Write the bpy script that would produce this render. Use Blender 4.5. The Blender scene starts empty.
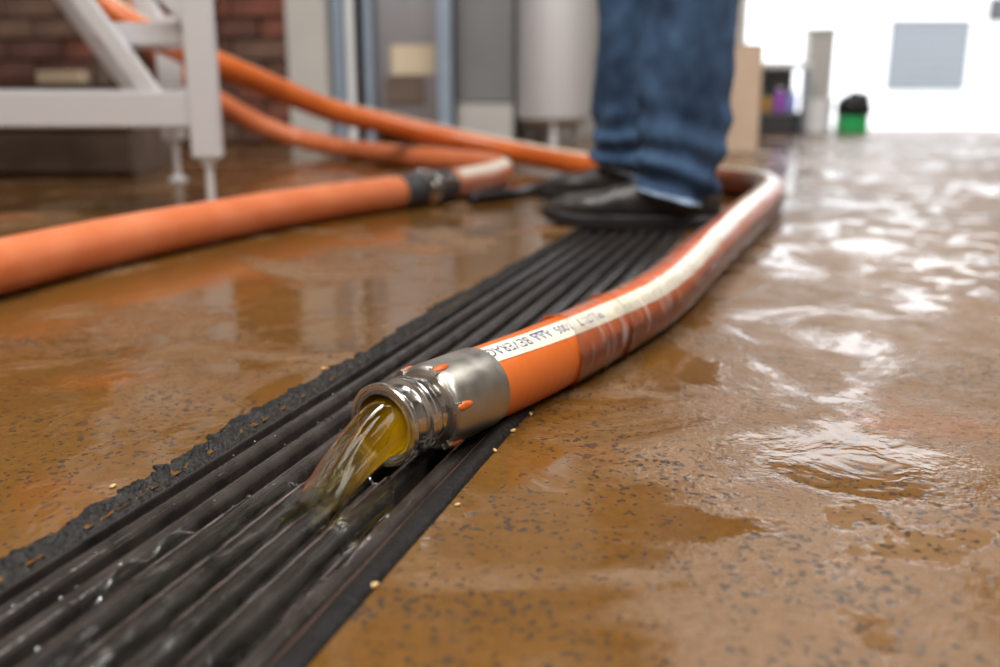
import bpy, bmesh, math, random
from mathutils import Vector, Matrix, noise
random.seed(7)
S = bpy.context.scene
COL = S.collection
PI = math.pi

# ------------------------------------------------------------------ camera, world, lights, exposure
cam_d = bpy.data.cameras.new('camera'); cam = bpy.data.objects.new('camera', cam_d); COL.objects.link(cam)
cam.location = (0, 0, 0.249); cam.rotation_euler = (math.radians(90-14.34), 0, 0)
cam_d.sensor_width = 36; cam_d.lens = 35; cam_d.clip_start = 0.02; cam_d.clip_end = 200
cam_d.dof.use_dof = True; cam_d.dof.focus_distance = 0.675; cam_d.dof.aperture_fstop = 3.6
S.camera = cam
S.view_settings.view_transform = 'Standard'; S.view_settings.look = 'None'
S.view_settings.gamma = 1; S.view_settings.use_curve_mapping = False
S.view_settings.exposure = 0.75

W = bpy.data.worlds.new('world'); S.world = W; W.use_nodes = True
W.node_tree.nodes['Background'].inputs[0].default_value = (0.93, 0.96, 1.0, 1)
W.node_tree.nodes['Background'].inputs[1].default_value = 2.1

def area(name, loc, rot, sx, sy, power, color=(1, 1, 1), portal=False):
    l = bpy.data.lights.new(name, 'AREA'); l.shape = 'RECTANGLE'; l.size = sx; l.size_y = sy
    l.energy = power; l.color = color
    if portal: l.cycles.is_portal = True
    o = bpy.data.objects.new(name, l); o.location = loc; o.rotation_euler = rot; COL.objects.link(o); return o
# open shed door at the back (daylight portal) and unseen soft area lamps added overhead as interior fill
area('door_daylight', (2.12, 5.9, 1.05), (-PI/2, 0, 0), 1.84, 2.1, 1, portal=True)
area('overhead_fill', (-0.9, 0.0, 3.75), (0, 0, 0), 0.9, 5.0, 135, (1.0, 0.98, 0.95))
area('overhead_fill', (2.2, 0.4, 3.75), (0, 0, 0), 0.9, 5.0, 135, (1.0, 0.98, 0.95))

# ------------------------------------------------------------------ materials
MATS = {}
def nt(name):
    m = bpy.data.materials.new(name); m.use_nodes = True; MATS[name] = m
    n = m.node_tree; return m, n, n.nodes, n.links, n.nodes['Principled BSDF']
def mat(name, col, rough=0.5, metal=0.0, var=0.0, scale=20, bump=0.0, bscale=80, spec=None, trans=0, ior=1.45):
    m, n, N, L, b = nt(name)
    b.inputs['Base Color'].default_value = (*col, 1); b.inputs['Roughness'].default_value = rough
    b.inputs['Metallic'].default_value = metal
    if trans: b.inputs['Transmission Weight'].default_value = trans; b.inputs['IOR'].default_value = ior
    if spec is not None: b.inputs['Specular IOR Level'].default_value = spec
    tc = N.new('ShaderNodeTexCoord')
    if var:
        t = N.new('ShaderNodeTexNoise'); t.inputs['Scale'].default_value = scale; t.inputs['Detail'].default_value = 5
        L.new(tc.outputs['Object'], t.inputs['Vector'])
        r = N.new('ShaderNodeValToRGB'); r.color_ramp.elements[0].position = .3; r.color_ramp.elements[1].position = .7
        r.color_ramp.elements[0].color = (*[c*(1-var) for c in col], 1)
        r.color_ramp.elements[1].color = (*[min(1, c*(1+var)) for c in col], 1)
        L.new(t.outputs['Fac'], r.inputs['Fac']); L.new(r.outputs['Color'], b.inputs['Base Color'])
    if bump:
        t2 = N.new('ShaderNodeTexNoise'); t2.inputs['Scale'].default_value = bscale; t2.inputs['Detail'].default_value = 4
        L.new(tc.outputs['Object'], t2.inputs['Vector'])
        bp = N.new('ShaderNodeBump'); bp.inputs['Strength'].default_value = bump; bp.inputs['Distance'].default_value = .005
        L.new(t2.outputs['Fac'], bp.inputs['Height']); L.new(bp.outputs['Normal'], b.inputs['Normal'])
    return m

def mk_floor():
    m, n, N, L, b = nt('wet_concrete')
    tc = N.new('ShaderNodeTexCoord')
    def noi(scale, detail=4, rough=.55, vec=None, dist=0.0):
        t = N.new('ShaderNodeTexNoise'); t.inputs['Scale'].default_value = scale; t.inputs['Detail'].default_value = detail
        t.inputs['Roughness'].default_value = rough; t.inputs['Distortion'].default_value = dist
        L.new(vec or tc.outputs['Object'], t.inputs['Vector']); return t.outputs['Fac']
    def ramp(src, p0, p1, c0=(0, 0, 0), c1=(1, 1, 1)):
        r = N.new('ShaderNodeValToRGB'); e = r.color_ramp.elements
        e[0].position = p0; e[1].position = p1; e[0].color = (*c0, 1); e[1].color = (*c1, 1)
        L.new(src, r.inputs['Fac']); return r.outputs['Color']
    def mix(f, a, c, mode='MIX'):
        x = N.new('ShaderNodeMix'); x.data_type = 'RGBA'; x.blend_type = mode
        for i, v in ((0, f), (6, a), (7, c)):
            if isinstance(v, (int, float)): x.inputs[i].default_value = v
            elif isinstance(v, tuple): x.inputs[i].default_value = (*v, 1)
            else: L.new(v, x.inputs[i])
        return x.outputs[2]
    def math_(op, a, c=0.0):
        x = N.new('ShaderNodeMath'); x.operation = op; x.use_clamp = False
        for i, v in enumerate((a, c)):
            if isinstance(v, (int, float)): x.inputs[i].default_value = v
            else: L.new(v, x.inputs[i])
        return x.outputs[0]
    # pooled film of water (1) against pitted damp concrete (0)
    pool_n = noi(5.2, 6, .62, dist=.7)
    # wetter towards the drain, drier away from it
    dt = N.new('ShaderNodeVectorMath'); dt.operation = 'DOT_PRODUCT'; dt.inputs[1].default_value = (.954, -.2996, 0); L.new(tc.outputs['Object'], dt.inputs[0])
    wr_ = N.new('ShaderNodeMapRange'); wr_.interpolation_type = 'SMOOTHSTEP'
    for i_, v_ in ((1, -.295+.12), (2, -.295+.50), (3, .055), (4, -.10)): wr_.inputs[i_].default_value = v_
    L.new(dt.outputs['Value'], wr_.inputs[0])
    pool_n = math_('ADD', pool_n, wr_.outputs[0])
    pool = ramp(pool_n, .45, .55)
    tone = ramp(noi(2.2, 4, .6), .32, .7, (.150, .082, .035), (.225, .133, .068))
    wetc = ramp(noi(5, 4, .6), .3, .7, (.112, .050, .009), (.160, .075, .017))
    base = mix(pool, tone, wetc)
    fine = ramp(noi(120, 3, .7), .3, .7, (.82, .8, .78), (1.12, 1.1, 1.08))
    base = mix(1.0, base, fine, 'MULTIPLY')
    # dark aggregate flecks
    wv = N.new('ShaderNodeMapping'); wv.inputs['Scale'].default_value = (1, 1, 1); wv.inputs['Rotation'].default_value = (0, 0, .6)
    L.new(tc.outputs['Object'], wv.inputs['Vector'])
    wn = N.new('ShaderNodeTexNoise'); wn.inputs['Scale'].default_value = 110; L.new(wv.outputs['Vector'], wn.inputs['Vector'])
    wm = N.new('ShaderNodeVectorMath'); wm.operation = 'MULTIPLY_ADD'; wm.inputs[1].default_value = (.014, .014, .014)
    L.new(wn.outputs['Color'], wm.inputs[0]); L.new(wv.outputs['Vector'], wm.inputs[2])
    vo = N.new('ShaderNodeTexVoronoi'); vo.inputs['Scale'].default_value = 165; vo.inputs['Randomness'].default_value = 1
    L.new(wm.outputs[0], vo.inputs['Vector'])
    dens = noi(9, 2, .5)
    thr = math_('MULTIPLY_ADD', dens, .5); N[-1].inputs[2].default_value = .0
    flk = math_('LESS_THAN', vo.outputs['Distance'], math_('SUBTRACT', math_('MULTIPLY', dens, .95), .15))
    big = N.new('ShaderNodeSeparateColor'); L.new(vo.outputs['Color'], big.inputs[0])
    flk = math_('MULTIPLY', flk, math_('GREATER_THAN', big.outputs[0], .35))
    base = mix(math_('MULTIPLY', flk, .78), base, (.035, .026, .022))
    # rusty orange stain next to the drain
    st = ramp(noi(4.5, 3, .5), .6, .72)
    base = mix(math_('MULTIPLY', st, .45), base, (.30, .085, .008))
    L.new(base, b.inputs['Base Color'])
    # gloss
    rn = ramp(noi(26, 5, .65), .35, .65, (.30,)*3, (.55,)*3)
    smooth = mix(pool, rn, (.08, .08, .08))
    # small wet patches scattered over the drier floor
    sp_ = math_('MULTIPLY', ramp(noi(15, 4, .6, dist=.4), .52, .58), ramp(noi(2.0, 2, .5), .48, .56))
    smooth = mix(sp_, smooth, (.07, .07, .07))
    L.new(smooth, b.inputs['Roughness'])
    b.inputs['IOR'].default_value = 1.42
    # relief: pitted where damp, gently rippled where pooled
    pit = math_('ADD', math_('MULTIPLY', noi(240, 3, .65), .75), math_('MULTIPLY', noi(85, 3, .6), .95))
    rip = math_('ADD', math_('MULTIPLY', noi(18, 3, .5, dist=.8), .28), .62)
    hgt = mix(sp_, mix(pool, pit, rip), math_('ADD', math_('MULTIPLY', noi(40, 3, .5), .3), .66))
    bp = N.new('ShaderNodeBump'); bp.inputs['Strength'].default_value = .7; bp.inputs['Distance'].default_value = .0045
    L.new(hgt, bp.inputs['Height']); L.new(bp.outputs['Normal'], b.inputs['Normal'])
    return m
mk_floor()

def mk_hose(name, col, col2, rough=.32):
    m, n, N, L, b = nt(name)
    uv = N.new('ShaderNodeUVMap'); uv.uv_map = 'uv'
    sp = N.new('ShaderNodeSeparateXYZ'); L.new(uv.outputs[0], sp.inputs[0])
    t = N.new('ShaderNodeTexNoise'); t.inputs['Scale'].default_value = 14; t.inputs['Detail'].default_value = 4
    tc = N.new('ShaderNodeTexCoord'); L.new(tc.outputs['Object'], t.inputs['Vector'])
    r = N.new('ShaderNodeValToRGB'); r.color_ramp.elements[0].position = .3; r.color_ramp.elements[1].position = .72
    r.color_ramp.elements[0].color = (*col, 1); r.color_ramp.elements[1].color = (*col2, 1)
    L.new(t.outputs['Fac'], r.inputs['Fac']); L.new(r.outputs[0], b.inputs['Base Color'])
    mu = N.new('ShaderNodeMath'); mu.operation = 'MULTIPLY_ADD'; mu.inputs[1].default_value = 2*PI/.0125
    L.new(sp.outputs[0], mu.inputs[0])
    mv = N.new('ShaderNodeMath'); mv.operation = 'MULTIPLY'; mv.inputs[1].default_value = 2*PI
    L.new(sp.outputs[1], mv.inputs[0]); L.new(mv.outputs[0], mu.inputs[2])
    si = N.new('ShaderNodeMath'); si.operation = 'SINE'; L.new(mu.outputs[0], si.inputs[0])
    bp = N.new('ShaderNodeBump'); bp.inputs['Strength'].default_value = .07; bp.inputs['Distance'].default_value = .001
    L.new(si.outputs[0], bp.inputs['Height']); L.new(bp.outputs[0], b.inputs['Normal'])
    b.inputs['Roughness'].default_value = rough
    return m
mk_hose('orange_rubber', (.52, .105, .017), (.63, .15, .028))
mk_hose('veiled_orange_rubber', (.56, .14, .045), (.66, .21, .09))  # paler salmon copy: veiling glare over the farther hose mixed into its colour
mk_hose('black_rubber_tube', (.012, .012, .013), (.02, .02, .022))

def mk_steel(name, col, rough, scale=(4, 4, 60), amt=.12):
    m, n, N, L, b = nt(name)
    tc = N.new('ShaderNodeTexCoord'); mp = N.new('ShaderNodeMapping'); mp.inputs['Scale'].default_value = scale
    L.new(tc.outputs['Object'], mp.inputs[0])
    t = N.new('ShaderNodeTexNoise'); t.inputs['Scale'].default_value = 6; t.inputs['Detail'].default_value = 6
    L.new(mp.outputs[0], t.inputs['Vector'])
    r = N.new('ShaderNodeMapRange'); r.inputs[3].default_value = rough-amt*.5; r.inputs[4].default_value = rough+amt
    L.new(t.outputs['Fac'], r.inputs[0]); L.new(r.outputs[0], b.inputs['Roughness'])
    b.inputs['Base Color'].default_value = (*col, 1); b.inputs['Metallic'].default_value = 1
    bp = N.new('ShaderNodeBump'); bp.inputs['Strength'].default_value = .06; bp.inputs['Distance'].default_value = .001
    L.new(t.outputs['Fac'], bp.inputs['Height']); L.new(bp.outputs[0], b.inputs['Normal'])
    return m
mk_steel('polished_steel', (.72, .69, .65), .14, (8, 8, 160))
mk_steel('satin_steel', (.52, .49, .44), .33, (12, 12, 12), .2)
mk_steel('sheet_steel', (.42, .42, .45), .38)
mk_steel('aluminium', (.74, .74, .76), .45)
MATS['aluminium'].node_tree.nodes['Principled BSDF'].inputs['Metallic'].default_value = .35
mat('stripe_cream', (.76, .69, .56), .35, var=.06, scale=30)
mat('blue_ink', (.05, .09, .22), .5)
mat('grate_black', (.034, .028, .025), .20, var=.45, scale=30, bump=.3, bscale=60)
mat('channel_dark', (.008, .007, .006), .45)
mat('sludge', (.014, .012, .011), .5, var=.5, scale=90, bump=.8, bscale=220, spec=.3)
mat('rubber_strip', (.010, .009, .008), .5, var=.3, scale=60, bump=.35, bscale=260, spec=.2)
mat('rust_line', (.06, .03, .02), .4)
mat('brick_red', (.17, .058, .037), .85, var=.3, scale=9, bump=.3)
mat('brick_dark', (.10, .045, .032), .85, var=.3, scale=9, bump=.3)
mat('brick_brown', (.14, .08, .055), .85, var=.3, scale=9, bump=.3)
mat('mortar', (.15, .115, .09), .9, var=.15, scale=30)
mat('grey_paint', (.52, .50, .47), .6, var=.05, scale=4)
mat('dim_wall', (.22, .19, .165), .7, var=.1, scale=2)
mat('white_paint', (.80, .80, .79), .6, var=.04, scale=3)
mat('ceiling_paint', (.40, .38, .35), .8)
mat('outside_concrete', (.78, .77, .75), .8, var=.05, scale=1)
mat('outside_white', (.85, .85, .85), .7)
mat('shutter_grey', (.17, .18, .195), .5)
mat('dark_grey', (.05, .05, .055), .5)
mat('panel_grey', (.20, .20, .205), .45, var=.1, scale=4)
mat('blue_grey', (.30, .37, .46), .4, var=.1, scale=8)
mat('cream', (.72, .60, .42), .6)
mat('dark_brown', (.15, .105, .08), .6, var=.2, scale=12)
mat('cardboard', (.56, .42, .31), .75, var=.06, scale=10)
mat('cardboard_tape', (.62, .48, .34), .4)
mat('white_plastic', (.82, .84, .86), .4)
mat('green_plastic', (.03, .42, .12), .4)
mat('black_plastic', (.012, .012, .014), .35, var=.3, scale=20, bump=.5, bscale=25)
mat('grain', (.62, .42, .18), .55, var=.2, scale=200)
mat('leather', (.036, .031, .028), .36, var=.35, scale=40, bump=.25, bscale=120)
mat('shoe_sole', (.013, .012, .012), .5, bump=.2)
mat('skin', (.55, .33, .24), .5)
mat('purple', (.35, .09, .50), .4); mat('ochre', (.60, .34, .06), .4); mat('red_item', (.45, .05, .04), .4); mat('blue_item', (.35, .40, .80), .3)
mat('clear_water', (.93, .95, .95), .03, trans=1, ior=1.33)

def mk_denim():
    m, n, N, L, b = nt('denim')
    tc = N.new('ShaderNodeTexCoord')
    t = N.new('ShaderNodeTexNoise'); t.inputs['Scale'].default_value = 11; t.inputs['Detail'].default_value = 6; t.inputs['Roughness'].default_value = .62
    L.new(tc.outputs['Object'], t.inputs['Vector'])
    r = N.new('ShaderNodeValToRGB'); e = r.color_ramp.elements
    e[0].position = .33; e[0].color = (.012, .034, .085, 1); e[1].position = .70; e[1].color = (.055, .12, .23, 1)
    L.new(t.outputs['Fac'], r.inputs[0]); L.new(r.outputs[0], b.inputs['Base Color'])
    b.inputs['Roughness'].default_value = .85
    t2 = N.new('ShaderNodeTexNoise'); t2.inputs['Scale'].default_value = 700; L.new(tc.outputs['Object'], t2.inputs['Vector'])
    bp = N.new('ShaderNodeBump'); bp.inputs['Strength'].default_value = .3; bp.inputs['Distance'].default_value = .001
    L.new(t2.outputs['Fac'], bp.inputs['Height']); L.new(bp.outputs[0], b.inputs['Normal'])
mk_denim()
mat('faded_denim', (.26, .34, .46), .85, var=.35, scale=60)

def mk_beer():
    m, n, N, L, b = nt('golden_liquid')
    b.inputs['Base Color'].default_value = (1.0, .86, .42, 1); b.inputs['Transmission Weight'].default_value = 1
    b.inputs['Roughness'].default_value = .02; b.inputs['IOR'].default_value = 1.30
    tl = N.new('ShaderNodeBsdfTranslucent'); tl.inputs[0].default_value = (1.0, .64, .01, 1)
    df = N.new('ShaderNodeBsdfDiffuse'); df.inputs[0].default_value = (.9, .50, .0, 1)
    tp = N.new('ShaderNodeBsdfTransparent'); tp.inputs[0].default_value = (.97, .90, .62, 1)
    m1 = N.new('ShaderNodeMixShader'); m1.inputs[0].default_value = .45; L.new(tl.outputs[0], m1.inputs[1]); L.new(df.outputs[0], m1.inputs[2])
    m3 = N.new('ShaderNodeMixShader'); m3.inputs[0].default_value = .45; L.new(b.outputs[0], m3.inputs[1]); L.new(tp.outputs[0], m3.inputs[2])
    m2 = N.new('ShaderNodeMixShader'); L.new(m3.outputs[0], m2.inputs[1]); L.new(m1.outputs[0], m2.inputs[2])
    at = N.new('ShaderNodeAttribute'); at.attribute_name = 'gold_glow'; L.new(at.outputs['Fac'], m2.inputs[0])  # weight of the painted golden light inside the stream
    L.new(m2.outputs[0], n.nodes['Material Output'].inputs['Surface'])
mk_beer()

def mk_wrap():
    m, n, N, L, b = nt('clear_film')
    out = N['Material Output']; N.remove(b)
    tr = N.new('ShaderNodeBsdfTransparent'); gl = N.new('ShaderNodeBsdfGlossy'); gl.inputs['Roughness'].default_value = .24
    df = N.new('ShaderNodeBsdfDiffuse'); df.inputs[0].default_value = (.85, .83, .8, 1)
    tc = N.new('ShaderNodeUVMap'); tc.uv_map = 'uv'
    mp = N.new('ShaderNodeMapping'); mp.inputs['Scale'].default_value = (90, 3, 1); L.new(tc.outputs[0], mp.inputs[0])
    t = N.new('ShaderNodeTexNoise'); t.inputs['Scale'].default_value = 1; t.inputs['Detail'].default_value = 4; t.inputs['Distortion'].default_value = .6
    L.new(mp.outputs[0], t.inputs['Vector'])
    bp = N.new('ShaderNodeBump'); bp.inputs['Strength'].default_value = .5; bp.inputs['Distance'].default_value = .002
    L.new(t.outputs['Fac'], bp.inputs['Height']); L.new(bp.outputs[0], gl.inputs['Normal'])
    fr = N.new('ShaderNodeFresnel'); fr.inputs[0].default_value = 1.45; L.new(bp.outputs[0], fr.inputs['Normal'])
    r = N.new('ShaderNodeMapRange'); r.inputs[1].default_value = .52; r.inputs[2].default_value = .72; r.inputs[3].default_value = .025; r.inputs[4].default_value = .26
    L.new(t.outputs['Fac'], r.inputs[0])
    m1 = N.new('ShaderNodeMixShader'); L.new(r.outputs[0], m1.inputs[0]); L.new(tr.outputs[0], m1.inputs[1]); L.new(df.outputs[0], m1.inputs[2])
    m2 = N.new('ShaderNodeMixShader'); L.new(fr.outputs[0], m2.inputs[0]); L.new(m1.outputs[0], m2.inputs[1]); L.new(gl.outputs[0], m2.inputs[2])
    L.new(m2.outputs[0], out.inputs['Surface'])
mk_wrap()

# ------------------------------------------------------------------ helpers
def obj(name, verts, faces, m, parent=None, smooth=False, uvs=None):
    me = bpy.data.meshes.new(name); me.from_pydata([tuple(v) for v in verts], [], faces); me.update()
    if uvs:
        ul = me.uv_layers.new(name='uv')
        for l in me.loops: ul.data[l.index].uv = uvs[l.vertex_index]
    me.materials.append(MATS[m])
    if smooth: me.polygons.foreach_set('use_smooth', [True]*len(me.polygons))
    o = bpy.data.objects.new(name, me); COL.objects.link(o)
    if parent: o.parent = parent
    return o
def bobj(name, bm, m, parent=None, smooth=False):
    me = bpy.data.meshes.new(name); bm.to_mesh(me); bm.free(); me.materials.append(MATS[m])
    if smooth: me.polygons.foreach_set('use_smooth', [True]*len(me.polygons))
    o = bpy.data.objects.new(name, me); COL.objects.link(o)
    if parent: o.parent = parent
    return o
def tag(o, label=None, cat=None, group=None, kind=None):
    if label: o['label'] = label
    if cat: o['category'] = cat
    if group: o['group'] = group
    if kind: o['kind'] = kind
    return o
def thing(name, loc, label, cat, group=None, rz=0):
    o = bpy.data.objects.new(name, None); COL.objects.link(o); o.location = loc; o.rotation_euler.z = rz
    o.empty_display_size = .05
    return tag(o, label, cat, group)
def box_bm(lo, hi, bevel=0.0, bm=None):
    bm2 = bmesh.new()
    bmesh.ops.create_cube(bm2, size=1)
    for v in bm2.verts:
        v.co = Vector([lo[i] + (v.co[i]+.5)*(hi[i]-lo[i]) for i in range(3)])
    if bevel: bmesh.ops.bevel(bm2, geom=bm2.edges[:], offset=bevel, segments=2, affect='EDGES')
    if bm is None: return bm2
    me = bpy.data.meshes.new('t'); bm2.to_mesh(me); bm2.free(); bm.from_mesh(me); bpy.data.meshes.remove(me); return bm
def box(name, lo, hi, m, parent=None, bevel=0.0):
    return bobj(name, box_bm(lo, hi, bevel), m, parent)
def bar(name, a, b, w, h, m, parent=None, bevel=.004, up=Vector((0, 1, 0))):
    """square tube from a to b: w across 'up' cross axis, h along up"""
    a, b = Vector(a), Vector(b); d = (b-a); L_ = d.length; d.normalize()
    s = d.cross(up).normalized(); u = s.cross(d)
    bm = box_bm((-w/2, -h/2, 0), (w/2, h/2, L_), bevel)
    M = Matrix((s, u, d)).transposed().to_4x4(); M.translation = a
    bmesh.ops.transform(bm, matrix=M, verts=bm.verts)
    return bobj(name, bm, m, parent)
def lathe(name, prof, m, parent=None, n=48, origin=(0, 0, 0), axis=(0, 0, 1), xref=None, close=False, smooth=True):
    """prof: list of (r, s) revolved round axis"""
    o_, ax = Vector(origin), Vector(axis).normalized()
    e1 = ax.cross(Vector((0, 0, 1)) if abs(ax.z) < .9 else Vector((1, 0, 0))).normalized(); e2 = ax.cross(e1)
    V, F = [], []
    for (r, s) in prof:
        for k in range(n):
            a = 2*PI*k/n; V.append(o_ + ax*s + (e1*math.cos(a)+e2*math.sin(a))*r)
    R = len(prof)
    for i in range(R-1 if not close else R):
        i2 = (i+1) % R
        for k in range(n):
            k2 = (k+1) % n; F.append((i*n+k, i*n+k2, i2*n+k2, i2*n+k))
    if not close:
        if prof[0][0] > 1e-5: F.append(tuple(range(n))[::-1])
        if prof[-1][0] > 1e-5: F.append(tuple((R-1)*n+k for k in range(n)))
    o = obj(name, V, F, m, parent, smooth)
    if smooth:
        md = o.modifiers.new('edge_split', 'EDGE_SPLIT'); md.split_angle = math.radians(38)
    return o

def spline(pts, step=.006):
    P = [Vector(p) for p in pts]; P = [P[0]*2-P[1]] + P + [P[-1]*2-P[-2]]
    out = []
    for i in range(1, len(P)-2):
        p0, p1, p2, p3 = P[i-1:i+3]
        t0 = 0; t1 = t0+max(1e-6, (p1-p0).length**.5); t2 = t1+(p2-p1).length**.5; t3 = t2+(p3-p2).length**.5
        k = max(2, int((p2-p1).length/step))
        for j in range(k):
            t = t1+(t2-t1)*j/k
            A1 = p0*((t1-t)/(t1-t0))+p1*((t-t0)/(t1-t0)); A2 = p1*((t2-t)/(t2-t1))+p2*((t-t1)/(t2-t1)); A3 = p2*((t3-t)/(t3-t2))+p3*((t-t2)/(t3-t2))
            B1 = A1*((t2-t)/(t2-t0))+A2*((t-t0)/(t2-t0)); B2 = A2*((t3-t)/(t3-t1))+A3*((t-t1)/(t3-t1))
            out.append(B1*((t2-t)/(t2-t1))+B2*((t-t1)/(t2-t1)))
    out.append(P[-2]); return out
class Path:
    def __init__(s, pts, step=.006):
        s.p = spline(pts, step); s.s = [0]
        for a, b in zip(s.p, s.p[1:]): s.s.append(s.s[-1]+(b-a).length)
        n = len(s.p); s.T = []
        for i in range(n): s.T.append((s.p[min(n-1, i+1)]-s.p[max(0, i-1)]).normalized())
        s.len = s.s[-1]
    def frame(s, d):
        import bisect
        i = min(len(s.p)-2, max(0, bisect.bisect_right(s.s, d)-1)); f = (d-s.s[i])/max(1e-9, s.s[i+1]-s.s[i])
        p = s.p[i].lerp(s.p[i+1], f); T = s.T[i].lerp(s.T[i+1], min(1, max(0, f))).normalized()
        side = T.cross(Vector((0, 0, 1))).normalized(); up = side.cross(T)
        return p, T, side, up
    def surf(s, d, th, r):     # th = angle from the top towards the right-hand side of travel
        p, T, side, up = s.frame(d); return p+(up*math.cos(th)+side*math.sin(th))*r
def tube(name, path, r, m, parent=None, n=32, d0=0, d1=None, step=.012, rfun=None, caps=True):
    d1 = path.len if d1 is None else d1
    k = max(2, int((d1-d0)/step)); V, F, U = [], [], []
    for i in range(k+1):
        d = d0+(d1-d0)*i/k
        for j in range(n+1):
            th = 2*PI*j/n; rr = r if rfun is None else rfun(d, th)
            V.append(path.surf(d, th, rr)); U.append((d, j/n))
    for i in range(k):
        for j in range(n): a = i*(n+1)+j; F.append((a, a+1, a+n+2, a+n+1))
    if caps: F.append(tuple(range(n))[::-1]); F.append(tuple(k*(n+1)+j for j in range(n)))
    return obj(name, V, F, m, parent, True, U)
def strip(name, path, r, m, d0, d1, thc, half, parent=None, step=.01, n=8):
    k = max(2, int((d1-d0)/step)); V, F = [], []
    for i in range(k+1):
        d = d0+(d1-d0)*i/k; c = thc(d); h = half(d) if callable(half) else half
        for j in range(n+1): V.append(path.surf(d, c-h+2*h*j/n, r(d) if callable(r) else r))
    for i in range(k):
        for j in range(n): a = i*(n+1)+j; F.append((a, a+1, a+n+2, a+n+1))
    return obj(name, V, F, m, parent, True)
def nz(x, y=0, z=0): return noise.noise(Vector((x, y, z)))

# ------------------------------------------------------------------ the setting
# drain frame: origin, along (u) and across (w) directions
D0 = Vector((-.121, .6, 0)); U = Vector((.2996, .954, 0)).normalized(); Wd = Vector((U.y, -U.x, 0))
HALF = .088; SA, SE = -.95, 1.42
def dr(s, w, z=0): q = D0+U*s+Wd*w; return Vector((q.x, q.y, z))
# floor: slabs round the drain slot, clipped to the shed outline
def clip_poly(poly, x0, x1, y0, y1):
    for ax, lim, sg in ((0, x0, 1), (0, x1, -1), (1, y0, 1), (1, y1, -1)):
        out = []
        for i, p in enumerate(poly):
            q = poly[(i+1) % len(poly)]; ip = (p[ax]-lim)*sg >= 0; iq = (q[ax]-lim)*sg >= 0
            if ip: out.append(p)
            if ip != iq: f = (lim-p[ax])/(q[ax]-p[ax]); out.append(p.lerp(q, f))
        poly = out
    return poly
V, F = [], []
BX = (-3.2, 5.6, -3.0, 5.8)
for quad in ([dr(-20, -20), dr(20, -20), dr(20, -HALF), dr(-20, -HALF)], [dr(-20, HALF), dr(20, HALF), dr(20, 20), dr(-20, 20)],
             [dr(SE, -HALF), dr(20, -HALF), dr(20, HALF), dr(SE, HALF)], [dr(-20, -HALF), dr(SA, -HALF), dr(SA, HALF), dr(-20, HALF)]):
    pl = clip_poly(quad, *BX); b0 = len(V); V += pl; F.append(tuple(range(b0, b0+len(pl))))
fl = obj('floor', V, F, 'wet_concrete'); tag(fl, kind='structure')
if fl.data.polygons[0].normal.z < 0: fl.data.flip_normals()
for i, pg in enumerate(fl.data.polygons):
    pass
# walls, ceiling, door
def wallbox(name, lo, hi, m): return tag(box(name, lo, hi, m), kind='structure')
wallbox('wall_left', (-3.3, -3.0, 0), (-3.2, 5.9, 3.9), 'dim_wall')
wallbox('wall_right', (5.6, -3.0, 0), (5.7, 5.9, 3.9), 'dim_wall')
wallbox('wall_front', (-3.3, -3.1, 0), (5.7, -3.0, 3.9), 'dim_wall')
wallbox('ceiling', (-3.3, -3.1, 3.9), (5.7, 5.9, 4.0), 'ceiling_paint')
wallbox('wall_back', (-.80, 4.95, 0), (1.12, 5.05, 3.9), 'grey_paint')
wallbox('wall_door_side', (1.12, 4.95, 0), (1.2, 5.9, 3.9), 'grey_paint')
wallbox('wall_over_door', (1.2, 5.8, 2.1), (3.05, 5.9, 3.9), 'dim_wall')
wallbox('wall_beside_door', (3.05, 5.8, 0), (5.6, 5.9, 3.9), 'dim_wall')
wallbox('wall_pillar', (-.90, 4.28, 0), (-.735, 5.05, 3.9), 'grey_paint')
# brick wall with single bricks
bw = tag(box('wall_brick', (-3.2, 4.33, 0), (-.90, 4.45, 3.9), 'mortar'), kind='structure')
BL, BH, BJ = .228, .076, .010
brick_me = []
for k, mm in enumerate(('brick_red', 'brick_dark', 'brick_brown')):
    o = box('brick', (-BL/2, -.03, -BH/2), (BL/2, .03, BH/2), mm, None, .004); brick_me.append(o.data); bpy.data.objects.remove(o)
rows = 14
for r in range(rows):
    z = .012+BH/2+r*(BH+BJ); x = -.90-BL/2-(BL+BJ)/2*(r % 2)
    if r % 2:   # half bat at the corner
        o = bpy.data.objects.new('brick', brick_me[random.randrange(3)]); COL.objects.link(o); o.parent = bw
        o.scale.x = (BL-BJ)/2/BL; o.location = (-.90-(BL-BJ)/4, 4.312, z)
    while x-BL/2 > -2.75:
        o = bpy.data.objects.new('brick', brick_me[random.choice((0, 0, 1, 2))]); COL.objects.link(o); o.parent = bw
        o.location = (x, 4.312+random.uniform(-.003, .003), z); x -= BL+BJ
# outside
tag(box('ground_outside', (-12, 5.8, -.1), (40, 45, -.012), 'outside_concrete'), kind='structure')
tag(box('door_threshold', (1.2, 5.8, -.1), (3.05, 5.95, -.002), 'outside_concrete'), kind='structure')
bld = thing('garage_building', (10.6, 25, 0), 'white garage building with grey roller shutter beyond the open shed door', 'building')
box('wall', (-9, 0, 0), (12, 6, 4.8), 'outside_white', bld)
sh = box('roller_shutter', (-1.0, -.08, .12), (.95, 0, 1.8), 'shutter_grey', bld)
for k in range(8): box('slat', (-.98, -.11, .14+k*.205), (.93, -.08, .14+k*.205+.185), 'shutter_grey', sh, .01)
box('shutter_head', (-1.1, -.2, 1.8), (1.05, 0, 1.98), 'outside_white', bld, .01)
box('wall_lamp', (1.35, -.2, 1.75), (1.75, 0, 2.3), 'dark_grey', bld, .02)

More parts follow.
